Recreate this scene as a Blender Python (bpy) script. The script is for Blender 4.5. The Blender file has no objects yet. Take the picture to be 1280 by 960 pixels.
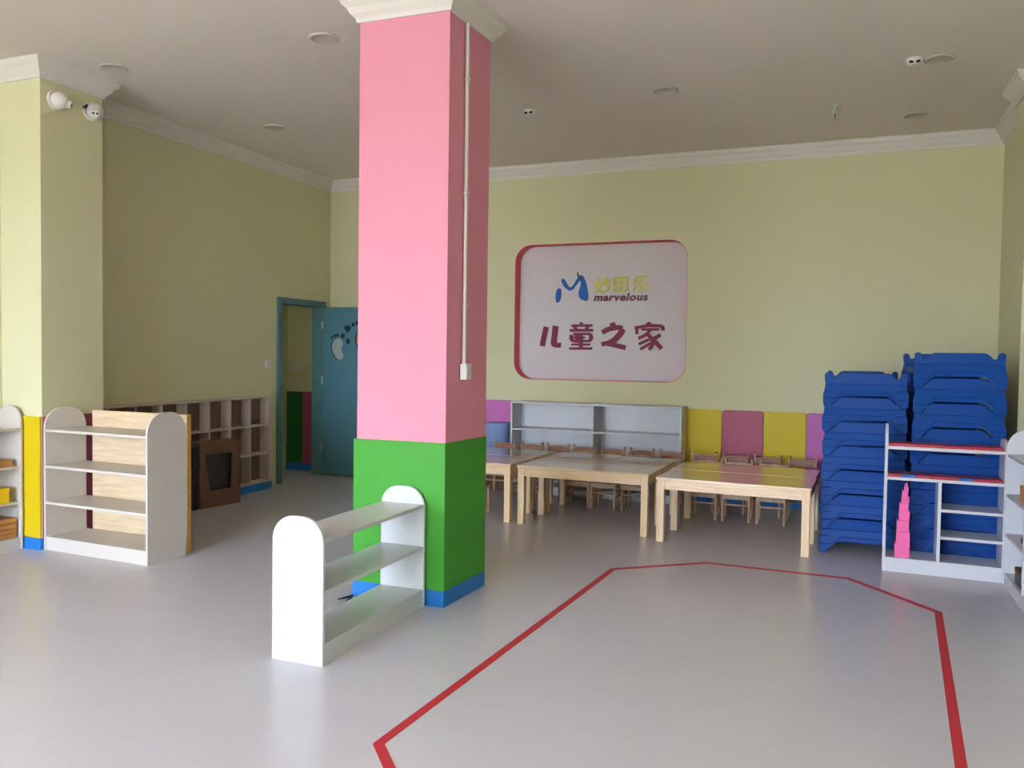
import bpy, bmesh, math, random
from mathutils import Vector, Matrix
random.seed(7)
PI = math.pi
SC = bpy.context.scene
COL = SC.collection

# ------------------------------------------------------------------ camera, world, light, exposure
F_PX, YAW, PITCH, ROLL, CAM_H = 1030.0, 0.37993, 0.03462, 0.01388, 1.55
fw = Vector((-math.sin(YAW)*math.cos(PITCH), math.cos(YAW)*math.cos(PITCH), -math.sin(PITCH)))
rt = Vector((math.cos(YAW), math.sin(YAW), 0)); up = rt.cross(fw)
r2 = rt*math.cos(ROLL)+up*math.sin(ROLL); u2 = r2.cross(fw)
cam_data = bpy.data.cameras.new('camera'); cam = bpy.data.objects.new('camera', cam_data); COL.objects.link(cam)
cam_data.sensor_width = 36.0; cam_data.lens = F_PX/1280*36.0; cam_data.clip_start = 0.05
cam.matrix_world = Matrix.Translation((0, 0, CAM_H)) @ Matrix((r2, u2, -fw)).transposed().to_4x4()
SC.camera = cam

world = bpy.data.worlds.new('sky'); SC.world = world; world.use_nodes = True
wn = world.node_tree; wn.nodes.clear()
wo = wn.nodes.new('ShaderNodeOutputWorld'); wb = wn.nodes.new('ShaderNodeBackground')
wt = wn.nodes.new('ShaderNodeTexCoord'); ws = wn.nodes.new('ShaderNodeSeparateXYZ'); wr = wn.nodes.new('ShaderNodeValToRGB')
wm = wn.nodes.new('ShaderNodeMath'); wm.operation = 'MULTIPLY_ADD'; wm.inputs[1].default_value = .5; wm.inputs[2].default_value = .5
wn.links.new(wt.outputs['Generated'], ws.inputs[0]); wn.links.new(ws.outputs['Z'], wm.inputs[0])
wn.links.new(wm.outputs[0], wr.inputs[0]); wn.links.new(wr.outputs[0], wb.inputs[0]); wn.links.new(wb.outputs[0], wo.inputs[0])
cr = wr.color_ramp
# overcast sky: a third of the zenith brightness at the horizon, paved ground below
cr.elements[0].position = 0.0; cr.elements[0].color = (.15, .15, .145, 1)
cr.elements[1].position = 0.49; cr.elements[1].color = (.17, .175, .17, 1)
e = cr.elements.new(0.51); e.color = (.29, .345, .45, 1)
e = cr.elements.new(1.0); e.color = (.82, .97, 1.27, 1)
wb.inputs[1].default_value = 72.0

WIN = [(-6.05, -4.45), (-4.25, -2.65), (-2.2, -1.1)]      # window openings in the wall behind the camera
WIN_Z = (0.35, 3.25); REAR = -5.2
for i, (a, b) in enumerate(WIN):                      # portals: guide the daylight sampling through the openings
    ld = bpy.data.lights.new('daylight_portal', 'AREA'); ld.shape = 'RECTANGLE'; ld.size = b-a; ld.size_y = WIN_Z[1]-WIN_Z[0]
    ld.cycles.is_portal = True
    lo = bpy.data.objects.new('daylight_portal', ld); COL.objects.link(lo)
    lo.location = ((a+b)/2, REAR-.01, sum(WIN_Z)/2); lo.rotation_euler = (PI/2, 0, 0); lo.rotation_euler = (-PI/2, 0, 0)
    lo.rotation_euler = (PI/2, 0, PI)
SC.view_settings.view_transform = 'Standard'; SC.view_settings.look = 'None'
SC.view_settings.exposure = 0.0; SC.view_settings.gamma = 1.0; SC.view_settings.use_curve_mapping = False

# ------------------------------------------------------------------ materials
def s2l(c): return tuple(((v/255)/12.92 if v/255 <= .04045 else ((v/255+.055)/1.055)**2.4) for v in c)
MATS = {}
def mat(name, rgb, rough=.5, spec=.5, noise=None, bump=0, wood=None, metal=0, coat=0):
    if name in MATS: return MATS[name]
    m = bpy.data.materials.new(name); m.use_nodes = True; nt = m.node_tree; p = nt.nodes['Principled BSDF']
    c = s2l(rgb)+(1,)
    p.inputs['Base Color'].default_value = c; p.inputs['Roughness'].default_value = rough
    p.inputs['Specular IOR Level'].default_value = spec; p.inputs['Metallic'].default_value = metal
    p.inputs['Coat Weight'].default_value = coat; p.inputs['Coat Roughness'].default_value = .08
    tc = nt.nodes.new('ShaderNodeTexCoord')
    if noise:
        sc, amt = noise
        n = nt.nodes.new('ShaderNodeTexNoise'); n.inputs['Scale'].default_value = sc; n.inputs['Detail'].default_value = 5
        nt.links.new(tc.outputs['Object'], n.inputs['Vector'])
        mx = nt.nodes.new('ShaderNodeMix'); mx.data_type = 'RGBA'
        mx.inputs[6].default_value = tuple(v*(1-amt) for v in c[:3])+(1,); mx.inputs[7].default_value = tuple(min(1, v*(1+amt)) for v in c[:3])+(1,)
        nt.links.new(n.outputs['Fac'], mx.inputs[0]); nt.links.new(mx.outputs[2], p.inputs['Base Color'])
    if wood:
        axis, dark = wood
        mp = nt.nodes.new('ShaderNodeMapping'); mp.inputs['Scale'].default_value = {'x': (1.2, 14, 14), 'y': (14, 1.2, 14), 'z': (14, 14, 1.2)}[axis]
        n = nt.nodes.new('ShaderNodeTexNoise'); n.inputs['Scale'].default_value = 2.5; n.inputs['Detail'].default_value = 6; n.inputs['Distortion'].default_value = .6
        nt.links.new(tc.outputs['Object'], mp.inputs[0]); nt.links.new(mp.outputs[0], n.inputs['Vector'])
        mx = nt.nodes.new('ShaderNodeMix'); mx.data_type = 'RGBA'; mx.inputs[6].default_value = s2l(dark)+(1,); mx.inputs[7].default_value = c
        rp = nt.nodes.new('ShaderNodeValToRGB'); rp.color_ramp.elements[0].position = .35; rp.color_ramp.elements[1].position = .6
        nt.links.new(n.outputs['Fac'], rp.inputs[0]); nt.links.new(rp.outputs[0], mx.inputs[0]); nt.links.new(mx.outputs[2], p.inputs['Base Color'])
    if bump:
        n2 = nt.nodes.new('ShaderNodeTexNoise'); n2.inputs['Scale'].default_value = bump; n2.inputs['Detail'].default_value = 3
        b = nt.nodes.new('ShaderNodeBump'); b.inputs['Strength'].default_value = .12; b.inputs['Distance'].default_value = .004
        nt.links.new(tc.outputs['Object'], n2.inputs['Vector']); nt.links.new(n2.outputs['Fac'], b.inputs['Height']); nt.links.new(b.outputs[0], p.inputs['Normal'])
    MATS[name] = m; return m
M_WALL = mat('wall_paint_yellow', (217, 212, 171), .7, .2, noise=(1.2, .015), bump=120)
M_CEIL = mat('ceiling_paint', (234, 222, 212), .8, .2, noise=(.8, .02))
M_CROWN = mat('crown_white', (226, 220, 212), .5, .4)
M_PINK = mat('column_pink_paint', (221, 143, 160), .65, .2, noise=(1.5, .015), bump=100)
M_GREEN = mat('pad_green', (64, 150, 44), .5, .3, noise=(3, .03))
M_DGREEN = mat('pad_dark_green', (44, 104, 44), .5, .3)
M_YEL = mat('pad_yellow', (212, 184, 16), .5, .3, noise=(3, .03))
M_ORCH = mat('pad_rose', (180, 92, 112), .5, .3, noise=(3, .04))
M_PURP = mat('pad_orchid', (198, 108, 172), .5, .3, noise=(3, .04))
M_LAM = mat('laminate_warm', (212, 203, 192), .34, .45)
M_PLUM = mat('pad_plum', (164, 80, 108), .5, .3, noise=(3, .04))
M_BLUE = mat('skirting_blue', (32, 118, 196), .45, .4, noise=(6, .04))
M_FLOOR = mat('vinyl_floor', (207, 202, 207), .24, .5, noise=(5, .03))
M_TAPE = mat('tape_red', (190, 40, 52), .5, .4, noise=(8, .06))
M_WHITE = mat('laminate_white', (214, 216, 219), .32, .45)
M_GREYW = mat('laminate_grey', (212, 211, 214), .3, .45)
M_CUBBY = mat('laminate_cream', (198, 180, 164), .45, .4)
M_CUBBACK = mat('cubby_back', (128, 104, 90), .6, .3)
M_PINE = mat('pine', (238, 208, 168), .35, .5, wood=('x', (226, 188, 140)), coat=.2)
M_PINEZ = mat('pine_upright', (240, 212, 172), .4, .5, wood=('z', (228, 192, 146)))
M_TOP = mat('pine_lacquered', (238, 208, 168), .14, .5, wood=('x', (228, 192, 148)), coat=.6)
M_CHAIR = mat('chair_beech', (190, 158, 122), .4, .5, wood=('z', (166, 130, 96)))
M_CHAIRB = mat('chair_back_brown', (170, 116, 86), .4, .5, wood=('x', (140, 92, 66)))
M_COT = mat('cot_plastic', (4, 66, 142), .45, .2, noise=(4, .05))
M_COTF = mat('cot_fabric', (30, 80, 150), .8, .2)
M_DOOR = mat('door_teal', (84, 130, 142), .4, .4, noise=(2, .04))
M_FRAME = mat('door_frame_teal', (84, 122, 122), .45, .4)
M_PLY = mat('plywood', (232, 208, 172), .55, .3, wood=('x', (218, 190, 150)))
M_PLYE = mat('plywood_edge', (214, 170, 96), .6, .3)
M_CARD = mat('cardboard', (116, 88, 72), .8, .1, noise=(7, .1))
M_BLACK = mat('black_plastic', (24, 24, 28), .4, .4)
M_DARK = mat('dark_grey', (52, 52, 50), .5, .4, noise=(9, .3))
M_RED = mat('rod_red', (172, 32, 52), .4, .4)
M_REDD = mat('rod_joint_dark', (110, 26, 36), .5, .3)
M_RBLUE = mat('rod_blue', (40, 96, 180), .4, .4)
M_TPINK = mat('tower_pink', (236, 98, 160), .45, .4)
M_BOXY = mat('box_yellow', (240, 200, 30), .45, .4)
M_BOXB = mat('box_brown', (196, 138, 84), .5, .4, wood=('y', (172, 116, 66)))
M_BIN = mat('bin_bluegrey', (128, 150, 190), .6, .3)
M_SIGN = mat('sign_panel', (222, 214, 216), .55, .3)
M_REVEAL = mat('niche_reveal_pink', (226, 90, 100), .6, .3)
M_INKR = mat('ink_maroon', (130, 26, 62), .5, .3)
M_INKY = mat('ink_olive_yellow', (214, 206, 98), .5, .3)
M_INKB = mat('ink_blue', (14, 92, 176), .5, .3)
M_INKM = mat('ink_mauve', (116, 56, 82), .5, .3)
M_PLAST = mat('white_plastic', (226, 222, 214), .4, .4)
M_METAL = mat('brushed_metal', (196, 200, 192), .4, .5, metal=.3)
M_STICK = mat('sticker_white', (172, 180, 176), .5, .3)
M_ORANGE = mat('sticker_orange', (160, 108, 86), .5, .3)
M_NAVY = mat('sticker_navy', (22, 52, 66), .5, .3)
M_PLATE = mat('speaker_disc', (204, 194, 184), .7, .2)

# ------------------------------------------------------------------ helpers
class MB:
    """collects shapes, then links them as ONE mesh object"""
    def __init__(s): s.v = []; s.f = []
    def add(s, vs, fs, M=None):
        o = len(s.v)
        s.v += [tuple(M @ Vector(p)) if M else tuple(p) for p in vs]; s.f += [tuple(i+o for i in f) for f in fs]; return s
    def box(s, x0, x1, y0, y1, z0, z1, M=None):
        return s.add([(x0, y0, z0), (x1, y0, z0), (x1, y1, z0), (x0, y1, z0), (x0, y0, z1), (x1, y0, z1), (x1, y1, z1), (x0, y1, z1)],
                     [(0, 3, 2, 1), (4, 5, 6, 7), (0, 1, 5, 4), (1, 2, 6, 5), (2, 3, 7, 6), (3, 0, 4, 7)], M)
    def prism(s, pts, axis, d0, d1, M=None):
        """outline pts extruded along axis; for 'x' pts are (y,z), 'y' -> (x,z), 'z' -> (x,y)"""
        n = len(pts)
        def P(p, d): return {'x': (d, p[0], p[1]), 'y': (p[0], d, p[1]), 'z': (p[0], p[1], d)}[axis]
        fs = [tuple(range(n)), tuple(range(2*n-1, n-1, -1))]+[(i, i+n, (i+1) % n+n, (i+1) % n) for i in range(n)]
        return s.add([P(p, d0) for p in pts]+[P(p, d1) for p in pts], fs, M)
    def lathe(s, prof, cx=0, cy=0, n=24, M=None):
        vs = [(cx+r*math.cos(2*PI*k/n), cy+r*math.sin(2*PI*k/n), z) for r, z in prof for k in range(n)]
        fs = [(j*n+k, j*n+(k+1) % n, (j+1)*n+(k+1) % n, (j+1)*n+k) for j in range(len(prof)-1) for k in range(n)]
        fs += [tuple(range(n-1, -1, -1)), tuple((len(prof)-1)*n+k for k in range(n))]
        return s.add(vs, fs, M)
    def tube(s, a, b, r, r1=None, n=10):
        a = Vector(a); b = Vector(b); d = b-a; r1 = r if r1 is None else r1
        M = Matrix.Translation(a) @ d.to_track_quat('Z', 'Y').to_matrix().to_4x4()
        return s.lathe([(r, 0), (r1, d.length)], n=n, M=M)
    def ball(s, c, r, n=12, sq=1):
        return s.lathe([(max(1e-4, r*math.sin(t)), -r*sq*math.cos(t)) for t in [PI*k/8 for k in range(9)]], n=n, M=Matrix.Translation(c))
    def stroke(s, pts, w, y0, y1):
        """thick pen line in the XZ plane, extruded from y0 to y1"""
        h = w/2
        for (a, b) in zip(pts, pts[1:]):
            d = Vector((b[0]-a[0], b[1]-a[1])); L = d.length; d /= L; n = Vector((-d.y, d.x))*h
            s.prism([(a[0]+n.x, a[1]+n.y), (a[0]-n.x, a[1]-n.y), (b[0]-n.x, b[1]-n.y), (b[0]+n.x, b[1]+n.y)], 'y', y0, y1)
        for p in pts[1:-1]:
            s.prism([(p[0]+h*math.cos(t*PI/4), p[1]+h*math.sin(t*PI/4)) for t in range(8)], 'y', y0-.0002, y1)
        return s
    def build(s, name, m, parent=None, bevel=0, smooth=False, loc=None):
        me = bpy.data.meshes.new(name); me.from_pydata(s.v, [], s.f)
        bm = bmesh.new(); bm.from_mesh(me); bmesh.ops.recalc_face_normals(bm, faces=bm.faces); bm.to_mesh(me); bm.free()
        return link(name, me, m, parent, bevel, smooth, loc)
def link(name, me, m, parent=None, bevel=0, smooth=False, loc=None):
    me.materials.append(m)
    o = bpy.data.objects.new(name, me); COL.objects.link(o)
    if parent: o.parent = parent
    if loc: o.location = loc
    if bevel:
        b = o.modifiers.new('bevel', 'BEVEL'); b.width = bevel; b.segments = 2; b.limit_method = 'ANGLE'; b.angle_limit = .6; b.harden_normals = False
    if smooth:
        me.shade_smooth()
        try: me.set_sharp_from_angle(angle=.7)
        except Exception: pass
    return o
def tag(o, label=None, cat=None, group=None, kind=None):
    if label: o['label'] = label
    if cat: o['category'] = cat
    if group: o['group'] = group
    if kind: o['kind'] = kind
    return o
def thing(name, label, cat, loc=(0, 0, 0), rz=0, group=None):
    o = bpy.data.objects.new(name, None); COL.objects.link(o); o.empty_display_size = .1
    o.location = loc; o.rotation_euler = (0, 0, rz)
    return tag(o, label, cat, group)
def dup(root, loc, rz, label, group=None):
    r = root.copy(); COL.objects.link(r); r.location = loc; r.rotation_euler = (0, 0, rz); r['label'] = label
    if group: r['group'] = group
    for ch in list(root.children):
        c = ch.copy(); COL.objects.link(c); c.parent = r
        for g in list(ch.children):
            d = g.copy(); COL.objects.link(d); d.parent = c
    return r
def struct(name, mb, m, label=None, **k):
    o = mb.build(name, m, **k); o['kind'] = 'structure'
    if label: o['label'] = label; 
    return o
def rounded(x0, x1, z0, z1, rs, n=6):
    """outline with corner radii rs = (bl, br, tr, tl)"""
    out = []
    for (cx, cz, a0, r) in ((x0, z0, PI, rs[0]), (x1, z0, 1.5*PI, rs[1]), (x1, z1, 0, rs[2]), (x0, z1, .5*PI, rs[3])):
        if r <= 0: out.append((cx, cz)); continue
        sx = 1 if cx == x0 else -1; sz = 1 if cz == z0 else -1
        for k in range(n+1):
            t = a0+.5*PI*k/n; out.append((cx+sx*r+r*math.cos(t), cz+sz*r+r*math.sin(t)))
    return out

CEIL = 3.74; XL, XR, YB = -6.13, 1.377, 9.0

# ------------------------------------------------------------------ the shell
struct('floor', MB().box(-8.6, 3.0, REAR-.2, 9.4, -.1, 0), M_FLOOR)
struct('ceiling', MB().box(XL-.2, XR+.2, REAR-.2, YB+.3, CEIL, CEIL+.1), M_CEIL)

def holed_plate(name, outer, inner, y0, y1, m):
    bm = bmesh.new(); es = []
    for lp in (outer, inner):
        vs = [bm.verts.new((x, y0, z)) for x, z in lp]
        es += [bm.edges.new((vs[i], vs[(i+1) % len(vs)])) for i in range(len(vs))]
    bmesh.ops.triangle_fill(bm, use_beauty=True, use_dissolve=False, edges=es)
    r = bmesh.ops.extrude_face_region(bm, geom=list(bm.faces))
    for v in [g for g in r['geom'] if isinstance(g, bmesh.types.BMVert)]: v.co.y = y1
    bmesh.ops.recalc_face_normals(bm, faces=bm.faces)
    me = bpy.data.meshes.new(name); bm.to_mesh(me); bm.free()
    return link(name, me, m)
SX0, SX1, SZ0, SZ1 = -3.575, -1.57, 1.275, 2.835
niche = rounded(SX0, SX1, SZ0, SZ1, (.2, .2, .2, .2), 8)
wall_back = holed_plate('wall_back', [(XL-.15, 0), (XR+.15, 0), (XR+.15, CEIL), (XL-.15, CEIL)], niche, YB, YB+.17, M_WALL)
wall_back['kind'] = 'structure'
# pink lining of the niche
lin = MB(); nn = rounded(SX0+.004, SX1-.004, SZ0+.004, SZ1-.004, (.2, .2, .2, .2), 8)
N = len(niche)
lin.add([(x, YB+.004, z) for x, z in nn]+[(x, YB+.165, z) for x, z in nn]+[(x, YB+.004, z) for x, z in niche]+[(x, YB+.165, z) for x, z in niche],
        [f for i in range(N) for f in ((i, (i+1) % N, (i+1) % N+N, i+N), (i, (i+1) % N, (i+1) % N+2*N, i+2*N))])
lo = lin.build('niche_lining', M_REVEAL, wall_back)

wl = MB()
DY0, DY1, DZ = 7.99, 8.80, 2.12
wl.box(XL-.12, XL, REAR, DY0, 0, CEIL); wl.box(XL-.12, XL, DY1, YB, 0, CEIL); wl.box(XL-.12, XL, DY0, DY1, DZ, CEIL)
wall_left = struct('wall_left', wl, M_WALL)
wall_right = struct('wall_right', MB().box(XR, XR+.15, REAR, YB, 0, CEIL), M_WALL)
wr_ = MB(); xs = [XL-.15]+[v for w in WIN for v in w]+[XR+.15]
for i in range(0, len(xs), 2): wr_.box(xs[i], xs[i+1], REAR-.15, REAR, 0, CEIL)
for a, b in WIN: wr_.box(a, b, REAR-.15, REAR, 0, WIN_Z[0]); wr_.box(a, b, REAR-.15, REAR, WIN_Z[1], CEIL)
struct('wall_rear', wr_, M_WALL)
for i, (a, b) in enumerate(WIN):
    f = MB(); z0, z1 = WIN_Z
    for x in (a, b-.05, (a+b)/2-.025): f.box(x, x+.05, REAR-.1, REAR-.05, z0, z1)
    for z in (z0, z1-.05): f.box(a, b, REAR-.1, REAR-.05, z, z+.05)
    struct('window_%d' % (i+1), f, M_WHITE)
# pillars on the side walls
def pillar(name, x0, x1, y0, y1): return struct(name, MB().box(x0, x1, y0, y1, 0, CEIL), M_WALL)
wall_pl = pillar('wall_left_pillar', XL-.001, -5.695, 4.53, 5.095)
wall_pr = pillar('wall_right_pillar', 1.262, XR+.001, 7.28, 7.72)
# central column
C4 = [(-2.842, 4.480), (-2.226, 4.495), (-2.198, 5.04), (-2.83, 5.03)]
wall_col = struct('wall_column', MB().prism(C4, 'z', 0, CEIL), M_PINK)
def offset(poly, d):
    out = []; n = len(poly)
    for i in range(n):
        p0, p1, p2 = Vector(poly[i-1]), Vector(poly[i]), Vector(poly[(i+1) % n])
        a = (p1-p0).normalized(); b = (p2-p1).normalized(); na = Vector((a.y, -a.x)); nb = Vector((b.y, -b.x))
        m = (na+nb).normalized(); out.append(tuple(p1+m*d/max(.3, m.dot(na))))
    return out
o1 = [(C4[0][0]-.022, C4[0][1]-.008), (C4[1][0]+.004, C4[1][1]-.008), (C4[2][0]+.004, C4[2][1]+.004), (C4[3][0]-.022, C4[3][1]+.004)]
for i in range(4):
    a, b, c, d = C4[i], C4[(i+1) % 4], o1[(i+1) % 4], o1[i]
    MB().prism([a, d, c, b], 'z', .10, 1.01).build('wall_panel', M_GREEN, wall_col, bevel=.006)
    MB().prism([a, d, c, b], 'z', .0, .10).build('skirting_board', M_BLUE, wall_col)

# crown moulding: profile swept along a path; room is on the left-hand side of the travel direction
PROF = [(0, .135), (.015, .135), (.02, .11), (.045, .085), (.06, .055), (.085, .035), (.09, .015), (.10, .0)]
def crown(name, path, closed=True):
    n = len(path); m = len(PROF); mb = MB(); vs = []
    for i in range(n):
        p1 = Vector(path[i]); p0 = Vector(path[i-1]); p2 = Vector(path[(i+1) % n])
        a = (p1-p0).normalized(); b = (p2-p1).normalized()
        if not closed and i == 0: a = b
        if not closed and i == n-1: b = a
        na = Vector((-a.y, a.x)); nb = Vector((-b.y, b.x)); k = (na+nb); k /= (1+na.dot(nb))
        vs += [(p1.x+k.x*o, p1.y+k.y*o, CEIL-h) for o, h in PROF]
    fs = [(i*m+j, i*m+j+1, ((i+1) % n)*m+j+1, ((i+1) % n)*m+j) for i in range(n if closed else n-1) for j in range(m-1)]
    if not closed: fs += [tuple(range(m)), tuple(range((n-1)*m, n*m))]
    mb.add(vs, fs)
    o = mb.build(name, M_CROWN); o['kind'] = 'structure'; return o
per = [(XL, REAR), (XR, REAR), (XR, 7.28), (1.262, 7.28), (1.262, 7.72), (XR, 7.72), (XR, YB), (XL, YB), (XL, 5.095), (-5.695, 5.095), (-5.695, 4.53), (XL, 4.53)]
crown('trim_1', per)
crown('trim_2', C4[::-1])

# wainscot panels and blue skirting
def wpanel(x0, x1, m, z0=.09, z1=1.0):
    return MB().prism(rounded(x0+.003, x1-.003, z0, z1, (0, 0, .03, .03), 4), 'y', YB-.022, YB).build('wall_panel', m, wall_back, bevel=.004)
bx = [-1.594+.4255*k for k in range(0, 8)]; cols = [M_YEL, M_ORCH, M_YEL, M_PURP, M_YEL, M_ORCH, M_YEL]
for k in range(7): wpanel(bx[k], min(bx[k+1], XR-.025), cols[k])
lx = [-5.25, -4.83, -4.41, -3.99, -3.56]; lc = [M_GREEN, M_YEL, M_GREEN, M_PURP]
for k in range(4): wpanel(lx[k], lx[k+1], lc[k], z1=1.02)
struct('baseboard_back', MB().box(-5.25, XR-.025, YB-.026, YB, 0, .09), M_BLUE)
# left pillar
MB().prism(rounded(XL+.002, -5.697, .09, 1.03, (0, 0, 0, 0)), 'y', 4.508, 4.53).build('wall_panel', M_YEL, wall_pl, bevel=.004)
MB().box(-5.695, -5.689, 4.53, 5.10, .09, 1.03).build('wall_panel', M_PLUM, wall_pl)
MB().box(XL+.002, -5.690, 4.506, 4.53, 0, .09).build('skirting_board', M_BLUE, wall_pl)
MB().box(-5.695, -5.688, 4.53, 5.11, 0, .09).build('skirting_board', M_BLUE, wall_pl)
# right wall and pillar
for y0, y1, m in ((7.73, 8.35, M_ORCH), (8.35, 8.97, M_YEL)):
    MB().box(XR-.022, XR, y0, y1, .09, 1.0).build('wall_panel', m, wall_right, bevel=.004)
struct('baseboard_right', MB().box(XR-.024, XR, 7.73, 8.97, 0, .09), M_BLUE)
MB().box(1.264, XR, 7.258, 7.28, .09, .99).build('wall_panel', M_YEL, wall_pr)
MB().box(1.264, XR, 7.256, 7.28, 0, .09).build('skirting_board', M_BLUE, wall_pr)
# left wall: blue plinth under the cubby wall
pl = MB().box(XL, -6.0, 5.14, 7.64, 0, .085)
pl.prism([(XL, 7.64), (-6.0, 7.64)]+[(-6.0-.13*(1-math.cos(t)), 7.64+.13*math.sin(t)) for t in [PI/2*k/8 for k in range(1, 9)]]+[(XL, 7.78)], 'z', 0, .085)
struct('baseboard_left', pl, M_BLUE)

# ------------------------------------------------------------------ door and the hall behind it
dr = bpy.data.objects.new('door_1', None); COL.objects.link(dr); dr.location = (XL, 7.92, 0); dr['kind'] = 'structure'
dr['label'] = 'teal door standing open in its teal frame'
fm = MB(); fx0, fx1 = -.13, .03
fm.box(fx0, fx1, 0, .075, 0, 2.195); fm.box(fx0, fx1, .872, .95, 0, 2.195); fm.box(fx0, fx1, .075, .872, 2.12, 2.195)
fm.build('door_frame', M_FRAME, dr, bevel=.006)
lf = MB().box(.035, .88, .865, .905, .02, 2.118).build('door_leaf', M_DOOR, dr, bevel=.004)
for z in (.3, 1.15, 1.85): MB().box(.031, .045, .852, .866, z, z+.1).build('hinge', M_METAL, dr)
# footprints cut out of the leaf face (leaf face at y=.865 -> world 8.785); local x = world x + 6.13
def fp(name, pts, m, y0=.858):
    MB().prism([(x-XL, z) for x, z in pts], 'y', y0, .865).build(name, m, lf)
def ell(cx, cz, a, b, rot=0, n=14):
    return [(cx+a*math.cos(t)*math.cos(rot)-b*math.sin(t)*math.sin(rot), cz+a*math.cos(t)*math.sin(rot)+b*math.sin(t)*math.cos(rot)) for t in [2*PI*k/n for k in range(n)]]
sole = [(-5.80, 1.475), (-5.84, 1.468), (-5.885, 1.49), (-5.93, 1.55), (-5.95, 1.61), (-5.945, 1.665), (-5.915, 1.71), (-5.865, 1.73), (-5.82, 1.722), (-5.79, 1.69), (-5.79, 1.65), (-5.815, 1.605), (-5.81, 1.57), (-5.785, 1.53), (-5.78, 1.495)]
fp('footprint_shadow', [(x-.018, z) for x, z in sole], M_NAVY, .861); fp('footprint_sole', sole, M_STICK)
for (x, z, r) in ((-5.955, 1.745, .013), (-5.915, 1.765, .018), (-5.87, 1.772, .018), (-5.79, 1.765, .026), (-5.715, 1.70, .03)): fp('footprint_toe', ell(x, z, r, r*1.15), M_NAVY)
fp('heart_mark', [(-5.72, 1.80), (-5.765, 1.85), (-5.765, 1.89), (-5.735, 1.895), (-5.72, 1.88), (-5.705, 1.895), (-5.68, 1.885), (-5.68, 1.85)], M_NAVY)
s2 = [(x*1.0+.355, z+.10) for x, z in sole]
fp('footprint_shadow', [(x-.02, z) for x, z in s2], M_NAVY, .861); fp('footprint_sole', s2, M_ORANGE)
for (x, z) in ((-5.64, 1.905), (-5.585, 1.925), (-5.52, 1.92), (-5.46, 1.89)): fp('footprint_toe', ell(x, z, .022, .026), M_NAVY)
hx = -6.83
struct('wall_hall_back', MB().box(hx-.1, XL-.12, 9.05, 9.15, 0, 2.8), M_WALL)
whs = struct('wall_hall_side', MB().box(hx-.1, hx, 4.0, 9.05, 0, 2.8), M_WALL)
struct('ceiling_hall', MB().box(hx-.1, XL-.12, 4.0, 9.15, 2.8, 2.9), M_CEIL)
struct('wall_hall_front', MB().box(hx-.1, XL-.12, 3.9, 4.0, 0, 2.8), M_WALL)
whb = bpy.data.objects['wall_hall_back']
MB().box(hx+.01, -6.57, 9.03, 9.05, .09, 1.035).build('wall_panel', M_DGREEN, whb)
MB().box(-6.567, -6.26, 9.03, 9.05, .09, 1.035).build('wall_panel', M_PLUM, whb)
MB().box(hx+.005, -6.255, 9.026, 9.05, 0, .09).build('skirting_board', M_BLUE, whb)
sp = thing('light_switch', 'double white light switch plate on the hall wall seen through the doorway', 'switch', (-6.66, 9.05, 1.36))
MB().box(-.085, .0, -.012, 0, -.045, .045).build('switch_plate', M_PLAST, sp); MB().box(.01, .09, -.012, 0, -.045, .045).build('switch_plate', M_PLAST, sp)
sp = thing('light_switch', 'single white light switch on yellow wall left of the door', 'switch', (XL, 7.754, 1.413))
MB().box(0, .012, -.045, .045, -.045, .045).build('switch_plate', M_PLAST, sp, bevel=.004); MB().box(.012, .018, -.02, .02, -.03, .03).build('rocker', M_WHITE, sp)
sk = thing('door_stop_box', 'small black box low on the hall wall just inside the doorway', 'socket', (hx, 8.82, .40))
MB().box(0, .03, -.06, .06, -.035, .035).build('housing', M_BLACK, sk, bevel=.005); MB().box(.03, .034, -.03, .03, -.015, .015).build('face', M_DARK, sk)
hl = thing('added_hall_lamp', 'unseen lamp added to light the hall behind the door', 'lamp', (-6.5, 7.0, 2.8))  # added lamp, out of view, put in to brighten the hall
MB().lathe([(.14, 0), (.14, -.04), (.1, -.07)]).build('added_lamp_shade', M_WHITE, hl)
ld = bpy.data.lights.new('added_hall_fill', 'POINT'); ld.energy = 5.0; ld.color = (.92, 1, .9); ld.shadow_soft_size = .1  # weak added fill for what shows through the doorway
lo = bpy.data.objects.new('added_hall_fill', ld); COL.objects.link(lo); lo.location = (-6.5, 7.0, 2.62)

# ------------------------------------------------------------------ sign in the niche
SY = YB+.17
sg = thing('wall_sign', 'rounded white sign sunk in a pink niche with blue emblem and maroon characters', 'sign', (-2.57, SY, 2.05))
LX = lambda x: x+2.57
LZ = lambda z: z-2.05
MB().box(LX(SX0)-.05, LX(SX1)+.05, 0, .03, LZ(SZ0)-.05, LZ(SZ1)+.05).build('back_panel', M_SIGN, sg)
def cx(u): return LX(-3.3-.02+(u-102)*.001484)
def cz(u, v): return LZ(1.604+(768-v)*.00144+((u-102)*.001484)*.011)
def pt(p): return (cx(p[0]), cz(*p))
def glyph(name, strokes, m, d=.012):
    mb = MB()
    for w, *ps in strokes:
        d += .0005
        if w == 0: mb.prism([pt(p) for p in ps], 'y', -d, 0)
        else: mb.stroke([pt(p) for p in ps], w*.00147, -d, 0)
    return mb.build(name, m, sg)
glyph('character', [(0, (138, 563), (180, 572), (148, 730), (106, 720)), (0, (214, 556), (262, 567), (246, 688), (256, 702), (284, 698), (282, 740), (236, 738), (208, 726), (199, 704))], M_INKR)
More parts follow.
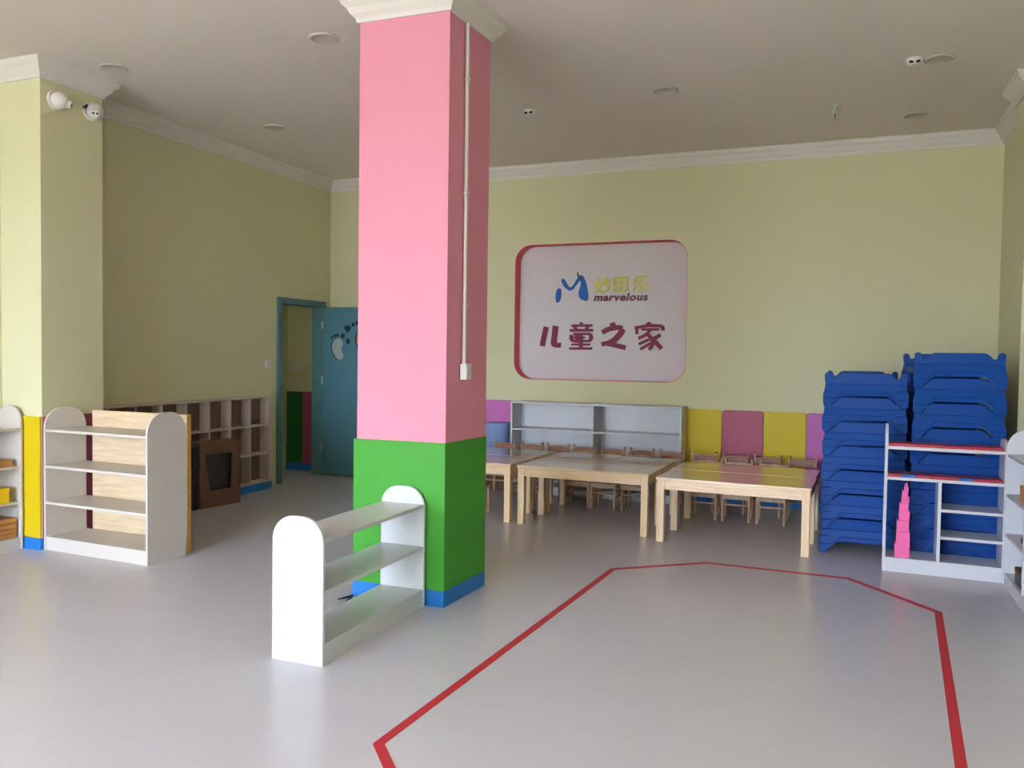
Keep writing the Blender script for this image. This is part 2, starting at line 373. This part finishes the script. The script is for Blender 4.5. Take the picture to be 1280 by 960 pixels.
glyph('character', [(0, (430, 545), (447, 530), (466, 550), (448, 556)), (20, (368, 562), (537, 562)), (22, (388, 570), (412, 592)), (22, (505, 570), (484, 592)), (22, (355, 600), (544, 600)),
                    (20, (385, 629), (525, 629)), (28, (372, 636), (366, 660), (376, 684)), (28, (522, 632), (532, 658), (520, 684)), (14, (372, 658), (480, 658)), (18, (375, 686), (522, 686)),
                    (62, (430, 622), (430, 700)), (28, (448, 680), (448, 745)), (16, (370, 714), (522, 714)), (19, (354, 746), (539, 746))], M_INKR)
glyph('character', [(0, (672, 551), (712, 537), (732, 572), (694, 584)), (38, (618, 618), (668, 592), (730, 580), (778, 584)), (46, (780, 592), (762, 630), (718, 678), (680, 702)), (34, (690, 696), (614, 712)), (36, (660, 706), (803, 740))], M_INKR)
glyph('character', [(0, (955, 552), (985, 537), (1002, 556), (975, 570)), (24, (872, 585), (980, 568), (1080, 572)), (24, (886, 580), (890, 634)), (26, (1084, 572), (1090, 608)), (18, (925, 598), (1060, 598)),
                    (24, (990, 604), (960, 640), (902, 668)), (26, (968, 632), (1004, 668), (1012, 720), (985, 756)), (20, (986, 676), (906, 712)), (20, (1000, 704), (918, 752)), (26, (1070, 640), (1018, 672)), (30, (1012, 672), (1080, 748))], M_INKR)
glyph('character', [(18, (582, 184), (562, 245), (602, 298)), (18, (608, 212), (590, 262), (552, 302)), (16, (547, 226), (612, 226)), (18, (641, 182), (641, 250)), (16, (622, 204), (614, 240)), (16, (660, 200), (674, 232)), (18, (668, 244), (650, 280), (612, 302))], M_INKY)
glyph('character', [(18, (706, 190), (808, 190), (808, 248), (706, 248), (706, 190)), (16, (757, 190), (757, 248)), (16, (706, 219), (808, 219)), (18, (710, 264), (702, 296)), (18, (732, 262), (738, 297), (788, 297), (790, 280)), (18, (758, 258), (768, 278)), (18, (804, 262), (816, 292))], M_INKY)
glyph('character', [(18, (958, 184), (872, 194), (862, 240), (968, 240)), (18, (912, 208), (912, 298), (892, 296)), (18, (880, 258), (852, 294)), (18, (942, 258), (966, 292))], M_INKY)
glyph('emblem', [(0, (262, 256), (274, 262), (279, 285), (277, 330), (266, 362), (252, 375), (238, 368), (233, 340), (236, 300), (246, 268)),
                 (0, (290, 180), (302, 184), (318, 210), (340, 245), (358, 255), (376, 240), (400, 200), (425, 165), (440, 156), (456, 166), (472, 195), (486, 240), (498, 295), (501, 345), (490, 366), (465, 362), (438, 348), (422, 322), (424, 285), (438, 235), (440, 205), (425, 205), (398, 240), (374, 272), (348, 280), (318, 262), (294, 235), (280, 205), (280, 186))], M_INKB)
glyph('emblem_tip', [(10, (411, 136), (416, 158), (424, 184))], M_BLACK, .014)
tc_ = bpy.data.curves.new('lettering', 'FONT'); tc_.body = 'marvelous'; tc_.size = .118; tc_.extrude = .005; tc_.offset = .0035; tc_.shear = .22; tc_.space_character = 1.12
to = bpy.data.objects.new('tmp_text', tc_); COL.objects.link(to); bpy.context.view_layer.update()
me = bpy.data.meshes.new_from_object(to.evaluated_get(bpy.context.evaluated_depsgraph_get())); bpy.data.objects.remove(to)
w = max(v.co.x for v in me.vertices)-min(v.co.x for v in me.vertices)
tx = link('lettering', me, M_INKM, sg); tx.rotation_euler = (PI/2, 0, 0)
tx.scale = ((425*.001484)/w, 1, 1); tx.location = (cx(543), -.007, cz(545, 366))

# ------------------------------------------------------------------ arch-ended open shelves
def arch(d0, d1, h, r): return rounded(d0, d1, 0, h, (0, 0, r, r), 10)
def arch_shelf(name, label, cat, loc, rz, W, D, H, tops, m, t=.018, r=.13, plinth=True, ends=(1, 1), studs=False, mids=()):
    """length along local +x, depth along +y, front at y=0"""
    g = thing(name, label, cat, loc, rz)
    for k, x in enumerate((0, W-t)):
        if ends[k]: MB().prism(arch(0, D, H, r), 'x', x, x+t).build('side_panel', m, g, bevel=.0025)
    for x in mids: MB().box(x, x+t, .005, D-.005, tops[0], tops[-1]-t).build('divider', m, g)
    for z in tops: MB().box(t, W-t, .004, D-.004, z-t, z).build('shelf_board', m, g, bevel=.0015)
    if plinth: MB().box(t, W-t, .006, .022, 0, tops[0]-t).build('plinth', m, g); MB().box(t, W-t, D-.022, D-.006, 0, tops[0]-t).build('plinth', m, g)
    if studs:
        for z in (.22, .50, .78):
            for y in (.04, D-.04): MB().lathe([(.006, 0), (.006, .002)], n=8, M=Matrix.Translation((W, y, z+.1)) @ Matrix.Rotation(PI/2, 4, 'Y')).build('screw_cap', M_WHITE, g)
    return g
# near one: runs away from the camera to the column; local x -> +y world, depth to -x
arch_shelf('low_shelf', 'empty white low shelf with arched ends reaching from the foreground to the green column base', 'shelf', (-2.337, 3.385, 0), PI/2+.006, 1.085, .302, .737, (.108, .375, .632), M_WHITE, t=.02, r=.125)
# left one
arch_shelf('open_shelf', 'empty white shelf with arched ends in front of the plywood board', 'shelf', (-5.688, 4.535, 0), -.045, 1.098, .36, 1.10, (.105, .375, .655, .935), M_LAM, t=.02, r=.155, studs=True)
# far left one, along the wall; local x -> +y
arch_shelf('open_shelf', 'white arched shelf holding boxes at the far left edge', 'shelf', (-5.86, 3.2, 0), PI/2, 1.295, .262, 1.11, (.09, .37, .645, .94), M_LAM, t=.018, r=.125)
# right one along the right wall; local x -> -y so front faces -x
arch_shelf('open_shelf', 'white arched shelf with boxes at the far right edge, against the right wall', 'shelf', (1.083, 6.585, 0), -PI/2, 1.3, .285, 1.09, (.085, .36, .636, .915), M_GREYW, t=.018, r=.13, mids=(.6,))

# plywood board
pb = thing('plywood_board', 'large pale plywood board standing behind the arched shelf', 'board', (-5.605, 4.91, 0), 0)
MB().box(0, .975, 0, .006, 0, 1.062).build('face_veneer', M_PLY, pb); MB().box(0, .975, .006, .03, 0, 1.062).build('core', M_PLYE, pb)
MB().box(.93, .975, .03, .045, 0, 1.062).build('edge_batten', M_PLYE, pb)

# boxes on the far left shelf
def boxthing(name, label, cat, x0, x1, y0, y1, z0, z1, m, lid=None, slots=0):
    g = thing(name, label, cat, ((x0+x1)/2, (y0+y1)/2, z0)); a, b, h = (x1-x0)/2, (y1-y0)/2, z1-z0
    if slots:
        s = .006; MB().box(-a, a-.012, -b, b, 0, h).build('carcass', m, g)
        for k in range(slots):
            d = MB().box(a-.012, a, -b+.008, b-.008, .004+k*h/slots, (k+1)*h/slots-.004).build('drawer', m, g)
            MB().tube((a, 0, (k+.5)*h/slots), (a+.012, 0, (k+.5)*h/slots), .006).build('knob', M_BLACK, d)
    else:
        MB().box(-a, a, -b, b, 0, h*.72).build('base', m, g, bevel=.003); MB().box(-a-.002, a+.002, -b-.002, b+.002, h*.72, h).build('lid', lid or m, g, bevel=.003)
    return g
boxthing('wooden_box', 'flat brown wooden box on the upper shelf at the left edge', 'box', -6.08, -5.885, 4.0, 4.43, .645, .70, M_BOXB)
boxthing('yellow_box', 'bright yellow box on the middle shelf at the left edge', 'box', -6.09, -5.885, 3.95, 4.40, .37, .485, M_BOXY)
boxthing('drawer_box', 'brown wooden box of thin drawers on the lowest shelf at the left edge', 'box', -6.10, -5.885, 3.95, 4.465, .09, .245, M_BOXB, slots=4)
boxthing('wooden_box', 'small brown wooden box on the second shelf at the right edge', 'box', 1.12, 1.33, 6.10, 6.30, .636, .74, M_BOXB)
boxthing('dark_box', 'dark brown box on the lowest shelf at the right edge', 'box', 1.11, 1.33, 6.10, 6.32, .085, .19, M_DARK, lid=M_CARD)
g = thing('knob_toy', 'small dark round toy on the third shelf at the right edge', 'toy', (1.125, 6.05, .36))
MB().lathe([(.03, 0), (.03, .02)], n=16).build('stand', M_BOXB, g); MB().ball((0, 0, .055), .036).build('ball', M_DARK, g, smooth=True)

# ------------------------------------------------------------------ cubby wall on the left
cg = thing('cubby_shelf', 'long low cream cubby unit of square compartments along the left wall', 'shelf', (XL, 5.14, 0))
X1 = -6.0-XL; z_s = [.085, .40, .72, 1.032]; t = .02; ydiv = [7.63-5.14-.3165*k for k in range(8)]
for z in z_s: MB().box(0.006, X1, 0, 2.50, z, z+t).build('shelf_board', M_CUBBY, cg)
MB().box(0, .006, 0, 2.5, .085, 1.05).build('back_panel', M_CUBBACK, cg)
for y in ydiv: 
    for a, b in zip(z_s, z_s[1:]): MB().box(.006, X1-.002, y-t/2, y+t/2, a+t, b).build('divider', M_CUBBY, cg)
for z in z_s[:3]:
    q = [(0, 2.50)]+[(X1*math.cos(t_)*.95, 2.50+.135*math.sin(t_)) for t_ in [PI/2*k/8 for k in range(9)]]
    MB().prism(q, 'z', z, z+.015).build('end_shelf', M_CUBBY, cg)

# cardboard box and black case in front of the cubbies
cb = thing('cardboard_box', 'brown cardboard box with a dark window in its side, on the floor by the cubbies', 'box', (-5.79, 6.32, 0), -.16)
H = .645; Dp = .19
L = .49
hole = [(.12, .17), (.37, .17), (.39, .53), (.06, .53)]
outer = [(0, 0), (L, 0), (L, H), (0, H)]
bm = bmesh.new(); es = []
for lp in (outer, hole):
    vs = [bm.verts.new((0, y, z)) for y, z in lp]; es += [bm.edges.new((vs[i], vs[(i+1) % 4])) for i in range(4)]
bmesh.ops.triangle_fill(bm, use_beauty=True, use_dissolve=False, edges=es)
r = bmesh.ops.extrude_face_region(bm, geom=list(bm.faces))
for v in [g for g in r['geom'] if isinstance(g, bmesh.types.BMVert)]: v.co.x = -.008
bmesh.ops.recalc_face_normals(bm, faces=bm.faces); me = bpy.data.meshes.new('front_panel'); bm.to_mesh(me); bm.free()
link('front_panel', me, M_CARD, cb)
MB().box(-Dp, -.008, 0, .008, 0, H).box(-Dp, -.008, L-.008, L, 0, H).box(-Dp, -Dp+.008, .008, L-.008, 0, H).box(-Dp, -.008, .008, L-.008, 0, .008).build('carton_body', M_CARD, cb)
MB().box(-Dp, 0, 0, L, H, H+.006).build('top_flap', M_CARD, cb); MB().box(-.012, -.002, .12, .40, H+.006, H+.02).build('tape_strip', M_CARD, cb)
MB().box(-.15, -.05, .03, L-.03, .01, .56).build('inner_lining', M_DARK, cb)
MB().box(-.004, .006, .385, .41, .12, .52).build('hole_flap', M_CARD, cb)
bc = thing('black_case', 'upright black case with ribbed side against the cardboard box', 'case', (-5.80, 6.235, 0), 0)
MB().box(-.15, .0, .0, .07, 0, .62).build('shell', M_BLACK, bc, bevel=.01)
for k in range(5): MB().box(-.14, -.01, -.006, 0, .06+.1*k, .11+.1*k).build('rib', M_DARK, bc)
MB().tube((-.11, .035, .63), (-.04, .035, .63), .008).build('handle', M_DARK, bc)

# ------------------------------------------------------------------ low white cabinet behind the tables
cab = thing('low_cabinet', 'long low white cabinet with two open bays below the sign', 'cabinet', (-3.47, 8.66, 0))
Wc, Dc, Hc, t = 1.93, .31, 1.03, .02
for x in (0, Wc/2-t/2, Wc-t): MB().box(x, x+t, 0, Dc, 0, Hc-t).build('side_panel' if x in (0, Wc-t) else 'divider', M_GREYW, cab, bevel=.002)
MB().box(0, Wc, 0, Dc, Hc-t, Hc).build('top_panel', M_GREYW, cab, bevel=.002)
for s in (0, 1):
    a = t+s*(Wc/2-t/2); b = a+Wc/2-1.5*t
    for z in (.09, .40, .73): MB().box(a, b, .004, Dc-.01, z-t, z).build('shelf_board', M_GREYW, cab)
MB().box(t, Wc-t, Dc-.01, Dc-.002, 0, Hc-t).build('back_panel', M_GREYW, cab)
MB().box(t, Wc-t, .01, .026, 0, .07).build('plinth', M_GREYW, cab)
ct = thing('wooden_crate', 'dark brown wooden crate under the grey-blue bin, left of the low cabinet', 'crate', (-3.70, 8.83, 0))
MB().box(-.17, .17, -.12, .12, 0, .03).box(-.17, .17, -.12, -.105, .03, .46).box(-.17, .17, .105, .12, .03, .46).box(-.17, -.155, -.105, .105, .03, .46).box(.155, .17, -.105, .105, .03, .46).build('crate_body', M_CARD, ct)
MB().box(-.175, .175, -.125, .125, .46, .48).build('lid', M_CARD, ct)
bn = thing('round_bin', 'grey-blue round bin against the purple wall panel left of the low cabinet', 'bin', (-3.69, 8.82, .4805))
MB().lathe([(.135, 0), (.145, .26), (.15, .262), (.15, .275), (.14, .275)], n=32).build('bin_body', M_BIN, bn, smooth=True)
MB().lathe([(.15, .272), (.152, .282), (.15, .288), (.12, .292)], n=32).build('rim', M_BIN, bn, smooth=True)

# ------------------------------------------------------------------ tables
def make_table(label, loc, rz):
    g = thing('play_table', label, 'table', loc, rz, 'pine tables in two rows')
    W, D, H = 1.235, .585, .545; l = .062
    MB().box(0, W, 0, D, H-.022, H).build('tabletop', M_TOP, g, bevel=.004)
    for x in (.008, W-l-.008):
        for y in (.008, D-l-.008): MB().box(x, x+l, y, y+l, 0, H-.022).build('leg', M_PINEZ, g, bevel=.004)
    a = l+.008
    for y in (.014, D-.034): MB().box(a, W-a, y, y+.02, H-.10, H-.022).build('apron', M_PINE, g)
    for x in (.014, W-.034): MB().box(x, x+.02, a, D-a, H-.10, H-.022).build('apron', M_PINE, g)
    return g
T0 = make_table('pine table with shiny top at the right end of the front row', (-1.425, 6.86, 0), -.045)
tb = [(-1.412, 7.468, -.045, 'pine table at the right end of the back row, reflecting the coloured panels'),
      (-2.745, 7.02, -.035, 'pine table in the middle of the front row, before the low cabinet'),
      (-2.725, 7.627, -.035, 'pine table in the middle of the back row, before the low cabinet'),
      (-4.045, 7.06, -.02, 'pine table of the front row partly hidden by the column'),
      (-4.035, 7.667, -.02, 'pine table of the back row partly hidden by the column')]
for x, y, rz, lab in tb: dup(T0, (x, y, 0), rz, lab)

# ------------------------------------------------------------------ children's chairs (seat towards -y, back at +y)
def make_chair(rail):
    g = thing('child_chair', '', 'chair', (0, 0, 0), 0, 'small wooden chairs behind the tables')
    w = .122
    for s in (-1, 1):
        MB().tube((s*w, .125, 0), (s*w, .145, .575), .013, .011).ball((s*w, .1455, .582), .0155).build('back_post', M_CHAIR, g, smooth=True)
        MB().tube((s*w, -.115, 0), (s*w, -.115, .27), .013).build('front_leg', M_CHAIR, g, smooth=True)
        MB().tube((s*w, -.115, .13), (s*w, .13, .13), .008).build('stretcher', M_CHAIR, g, smooth=True)
    MB().tube((-w, -.115, .17), (w, -.115, .17), .009).build('stretcher', M_CHAIR, g, smooth=True)
    MB().tube((-w, .13, .19), (w, .13, .19), .009).build('stretcher', M_CHAIR, g, smooth=True)
    MB().prism(rounded(-.14, .14, -.135, .13, (.03, .03, .02, .02), 4), 'z', .262, .28).build('seat', M_CHAIR, g, bevel=.004)
    MB().box(-w, w, -.124, -.106, .225, .262).build('seat_rail', M_CHAIR, g)
    n = 8; top = [(-w+2*w*k/n, .555+.014*math.sin(PI*k/n)) for k in range(n+1)]; bot = [(w-2*w*k/n, .485+.006*math.sin(PI*k/n)) for k in range(n+1)]
    MB().prism(top+bot, 'y', .132, .15).build('top_rail', rail, g, bevel=.003)
    MB().box(-w, w, .13, .145, .37, .42).build('back_slat', M_CHAIRB, g)
    return g
CH = make_chair(M_CHAIRB); CH2 = make_chair(M_CHAIR); first = [1, 1]
rowB = [-3.53, -3.20, -2.895, -2.585, -2.255, -1.945, -1.63, -1.29, -.985, -.655, -.335]
rowA = [-3.12, -2.50, -2.215, -1.90, -1.20, -.90, -.58]
def ordn(k): return ['first', 'second', 'third', 'fourth', 'fifth', 'sixth', 'seventh', 'eighth', 'ninth', 'tenth', 'eleventh'][k]
allc = [(x, 8.495, 'wall', k) for k, x in enumerate(rowB)]+[(x, 8.17+(.035 if x < -1.5 else -.05), 'table', k) for k, x in enumerate(rowA)]
for x, y, row, k in allc:
    if row == 'wall': lab = 'small wooden chair, %s from the left in the row nearest the back wall' % ordn(k)
    else: lab = 'small wooden chair tucked under the tables, %s from the left in that row' % ordn(k)
    jz = random.uniform(-.06, .06)
    src, q = (CH, 0) if row == 'wall' else (CH2, 1)
    if first[q]: c = src; c.location = (x, y, 0); c.rotation_euler = (0, 0, jz); c['label'] = lab; first[q] = 0
    else: c = dup(src, (x, y+random.uniform(-.004, .004), 0), jz, lab)
    c.scale = (1, 1, .985 if q == 0 else .955)
st = thing('low_stool', 'low reddish-brown wooden stool under the table beside the column', 'stool', (-3.29, 7.33, 0), .2)
for sx in (-1, 1):
    for sy in (-1, 1): MB().tube((sx*.11, sy*.10, 0), (sx*.10, sy*.09, .28), .014, .012).build('leg', M_CHAIR, st, smooth=True)
MB().prism(rounded(-.14, .14, -.13, .13, (.05, .05, .05, .05), 5), 'z', .28, .30).build('seat', M_CHAIRB, st, bevel=.004)
for sy in (-1, 1): MB().tube((-.107, sy*.097, .10), (.107, sy*.097, .10), .009).build('stretcher', M_CHAIRB, st)

# ------------------------------------------------------------------ stacked blue cots
def mirror(pts): return pts+[(-x, z) for x, z in reversed(pts)]
def make_cot():
    g = thing('stacking_cot', '', 'cot', (0, 0, 0))
    L = 1.32
    skirt = [(.165, .092), (.246, .022), (.252, .0), (.306, .0), (.312, .03), (.314, .10), (.305, .135), (.300, .165), (.300, .185), (.2, .185)]
    body = [(.155, .104), (.24, .03), (.292, .03), (.302, .06), (.302, .13), (.298, .18), (.304, .215), (.306, .25), (.299, .268), (.28, .275), (.262, .268), (.252, .25), (.247, .226), (.224, .226), (.200, .252), (.178, .268), (.16, .271)]
    for y, s in ((0, 1), (L, -1)):
        mb = MB()
        # the lower apron leans outwards at its foot, so each cot laps over the one below
        K = Matrix.Translation((0, y, 0)) @ Matrix(((1, 0, 0, 0), (0, s, s*.24, -s*.03), (0, 0, 1, 0), (0, 0, 0, 1)))
        mb.prism(mirror(skirt), 'y', 0, .014, K)
        mb.prism(mirror(body), 'y', y+s*.022, y+s*.044)
        for q in (-1, 1):
            mb.prism([(q*.150, .122), (q*.215, .062), (q*.222, .070), (q*.154, .131)], 'y', -.006, .004, K)
            mb.prism([(q*.215, .062), (q*.300, .062), (q*.300, .070), (q*.222, .070)], 'y', -.006, .004, K)
            mb.prism([(q*.235, .125), (q*.306, .125), (q*.304, .134), (q*.235, .134)], 'y', -.006, .004, K)
            mb.box(min(q*.235, q*.292), max(q*.235, q*.292), min(y+s*.05, y+s*.10), max(y+s*.05, y+s*.10), .0, .16)
        mb.prism([(-.152, .122), (-.154, .131), (.154, .131), (.152, .122)], 'y', -.006, .004, K)
        if s < 0: mb.box(-.24, .24, y-.058, y-.044, .05, .13)
        mb.build('end_frame', M_COT, g, bevel=.005)
    for sx in (-1, 1): MB().box(sx*.27-.012, sx*.27+.012, .06, L-.06, .10, .155).build('side_rail', M_COT, g, bevel=.006)
    MB().box(-.258, .258, .05, L-.05, .135, .141).build('bed_sheet', M_COTF, g)
    return g
CT = make_cot(); first = True
for (x, y, n, pitch, rz, nm) in ((.182, 7.10, 7, .196, .0, 'shorter left-hand'), (.822, 6.98, 8, .192, .0, 'taller right-hand')):
    for k in range(n):
        pos = 'topmost' if k == n-1 else ('bottom one' if k == 0 else '%s from the bottom' % ordn(k))
        lab = 'blue plastic cot, %s of the %s stack' % (pos, nm)
        loc = (x+random.uniform(-.006, .006), y+random.uniform(-.005, .005), k*pitch)
        if first: CT.location = loc; CT['label'] = lab; CT['group'] = 'blue cots in the %s stack' % nm; first = False
        else: dup(CT, loc, rz, lab, 'blue cots in the %s stack' % nm)

# ------------------------------------------------------------------ shelf with tower and rods in front of the cots
ms = thing('display_shelf', 'white open shelf unit in front of the blue cots, holding rods and a pink tower', 'shelf', (.315, 6.632, 0), -.035)
W, D, t = .785, .30, .02
MB().prism(arch(0, D, 1.08, .13), 'x', 0, t).build('side_panel', M_GREYW, ms, bevel=.002)
MB().prism(arch(0, D, 1.0, .1), 'x', W-t, W).build('side_panel', M_GREYW, ms, bevel=.002)
for z in (.105, .70, .925): MB().box(t, W-t, .003, D-.003, z-t-.003, z).build('shelf_board', M_GREYW, ms, bevel=.002)
MB().box(.355, .377, .004, D-.004, .105, .677).build('divider', M_GREYW, ms)
for z in (.29, .487): MB().box(.377, W-t, .004, D-.004, z-.02, z).build('shelf_board', M_GREYW, ms)
MB().box(t, W-t, .004, .022, 0, .082).build('plinth', M_GREYW, ms)
MB().box(t, W-t, D-.022, D-.006, 0, .082).build('plinth', M_GREYW, ms)
Ms = Matrix.Translation((.315, 6.632, 0)) @ Matrix.Rotation(-.035, 4, 'Z')
def on_ms(x, y, z): return tuple(Ms @ Vector((x, y, z)))
seg_me = {}
segL = (W-2*t-.012)/8
for lev, z, pat, nm in ((0, .925, 'RRRRRRRR', 'top'), (1, .70, 'RBRRRBRR', 'second')):
    for j in range(6):
        p = pat if lev == 0 else pat[j:]+pat[:j]
        lab = ('long red wooden rod' if lev == 0 else 'long red and blue wooden rod')+', %s from the front on the %s shelf' % (ordn(j), nm)
        rg = thing('counting_rod', lab, 'rod', on_ms(t+.006, 0.008+j*.033, z+.0005), -.035, 'wooden rods on the %s shelf' % nm)
        for k in range(8):
            key = p[k]
            if key not in seg_me:
                tmp = MB().box(0, segL-.0028, 0, .031, 0, .019).build('segment', M_RED if key == 'R' else M_RBLUE, rg)
                seg_me[key] = tmp.data; tmp.location = (k*segL, 0, 0); continue
            o = bpy.data.objects.new('segment', seg_me[key]); COL.objects.link(o); o.parent = rg; o.location = (k*segL, 0, 0)
zz = .1055; names = ['largest', 'second largest', 'third largest', 'fourth largest', 'fifth largest', 'sixth largest', 'fourth smallest', 'third smallest', 'second smallest', 'smallest']
for k in range(10):
    s = .10-.01*k
    o = MB().box(-s/2, s/2, -s/2, s/2, 0, s).build('pink_cube', M_TPINK, None, bevel=.001)
    off = [0, .004, .001, .009, .005, .013, .011, .018, .017, .02][k]
    o.location = on_ms(.132+off, .07+.004*math.cos(k*2.3), zz); o.rotation_euler = (0, 0, -.035+random.uniform(-.03, .03)*(k > 0))
    tag(o, '%s pink cube of the pink tower on the white shelf%s' % (names[k], ', at its foot' if k == 0 else (', at its top' if k == 9 else '')), 'cube', 'cubes of the pink tower')
    zz += s

# ------------------------------------------------------------------ red tape line on the floor
line = [(-1.669, 2.803), (-1.512, 5.823), (-.912, 6.307), (.082, 6.284), (.595, 5.666), (.445, 3.2), (.25, 2.35), (-.35, 1.75), (-.95, 2.02)]
tp = MB(); i1 = offset(line, .022); i0 = offset(line, -.022); n = len(line)
for k in range(n):
    tp.prism([i0[k], i1[k], i1[(k+1) % n], i0[(k+1) % n]], 'z', 0.0, .0015)
tag(tp.build('floor_tape', M_TAPE), 'large red tape outline stuck on the pale floor', 'tape')

# ------------------------------------------------------------------ conduit on the column
cd = thing('cable_conduit', 'thin white cable conduit down the right face of the pink column', 'conduit', (-2.2, 4.69, 1.40))
MB().box(-.008, .012, -.010, .010, .09, 2.20).build('pipe', M_PLAST, cd, bevel=.003)
for z in (.45, 1.15, 1.85): MB().box(-.008, .016, -.018, .018, z, z+.015).build('clip', M_PLAST, cd)
MB().box(-.008, .035, -.04, .04, -.005, .095).build('outlet_box', M_PLAST, cd, bevel=.004)
MB().box(.035, .038, -.03, .03, .01, .08).build('outlet_face', M_WHITE, cd)

# ------------------------------------------------------------------ small black thing on the floor by the column
bt = thing('black_pegs', 'little bundle of black pegs lying on the floor behind the low white shelf', 'pegs', (-2.848, 4.452, 0))
for k, a in enumerate((4.35, 4.55, 4.75, 4.95, 5.15)):
    MB().tube((0, 0, .010), (.115*math.cos(a), .115*math.sin(a), .010+.010*(k % 3)), .008, .003, n=6).build('peg', M_BLACK, bt)

# ------------------------------------------------------------------ fittings on the ceiling and pillar
def dome_cam(label, loc, lens_dir):
    g = thing('security_camera', label, 'camera', loc)
    MB().lathe([(.075, 0), (.07, .02)], M=Matrix.Rotation(PI/2, 4, 'Y'), n=24).build('base_plate', M_PLAST, g, smooth=True)
    MB().ball((.05, 0, -.005), .068, n=20).build('dome', M_PLAST, g, smooth=True)
    d = Vector(lens_dir).normalized(); c = Vector((.05, 0, -.005))
    e_ = MB().tube(c+d*.055, c+d*.082, .034, .030, n=16).build('eyeball', M_PLAST, g, smooth=True)
    side = d.cross(Vector((0, 0, 1))).normalized()
    for s in (-1, 1):
        p = c+d*.079+side*.014*s; MB().tube(p, p+d*.006, .009, n=10).build('lens', M_BLACK, e_)
    return g
dome_cam('white dome camera on the left pillar, the one nearer the front corner', (-5.695, 4.66, 3.47), (.75, .75, -.35))
dc2 = dome_cam('white dome camera on the left pillar, the one nearer the back, lenses facing us', (-5.695, 4.98, 3.475), (.8, -.65, -.45))
MB().tube((.02, -.05, .03), (.05, -.10, 0), .012).build('cable_gland', M_BLACK, dc2)
for (x, y, lab) in ((-5.30, 4.85, 'near the left pillar'), (-5.19, 6.66, 'above the cubbies'), (-3.40, 4.90, 'left of the column top'), (.60, 6.75, 'right beside the twin-lens detector'), (-1.40, 6.8, 'over the front of the tables'), (.55, 8.2, 'above the right-hand cots')):
    g = thing('ceiling_disc', 'flat round grey-white ceiling disc %s' % lab, 'speaker', (x, y, CEIL), 0, 'round ceiling discs')
    MB().lathe([(.105, 0), (.105, -.006), (.09, -.012), (.085, -.010)], n=28).build('trim_ring', M_PLATE, g, smooth=True)
    MB().lathe([(.085, -.004), (.085, -.0085)], n=28).build('grille', M_PLATE, g)
for (x, y, lab) in ((.434, 6.70, 'at the upper right'), (-2.64, 6.96, 'right of the column')):
    g = thing('ceiling_detector', 'small white ceiling detector with two dark openings, %s' % lab, 'detector', (x, y, CEIL))
    MB().lathe([(.06, 0), (.058, -.02), (.04, -.045), (.02, -.05)], n=24).build('housing', M_PLAST, g, smooth=True)
    for s in (-1, 1): MB().box(s*.022-.014, s*.022+.014, -.052, -.044, -.040, -.022).build('opening', M_BLACK, g)
g = thing('sprinkler_head', 'small metal sprinkler head hanging from the ceiling near the back wall', 'sprinkler', (-.108, 7.69, CEIL))
MB().lathe([(.035, 0), (.033, -.01), (.016, -.012), (.016, -.07)], n=16).build('escutcheon', M_METAL, g, smooth=True)
MB().tube((-.016, 0, -.06), (-.012, 0, -.115), .004).tube((.016, 0, -.06), (.012, 0, -.115), .004).build('frame_arms', M_METAL, g)
MB().lathe([(.006, -.065), (.006, -.115)], n=8).build('glass_bulb', M_INKR, g); MB().lathe([(.024, -.115), (.024, -.119)], n=16).build('deflector', M_METAL, g)
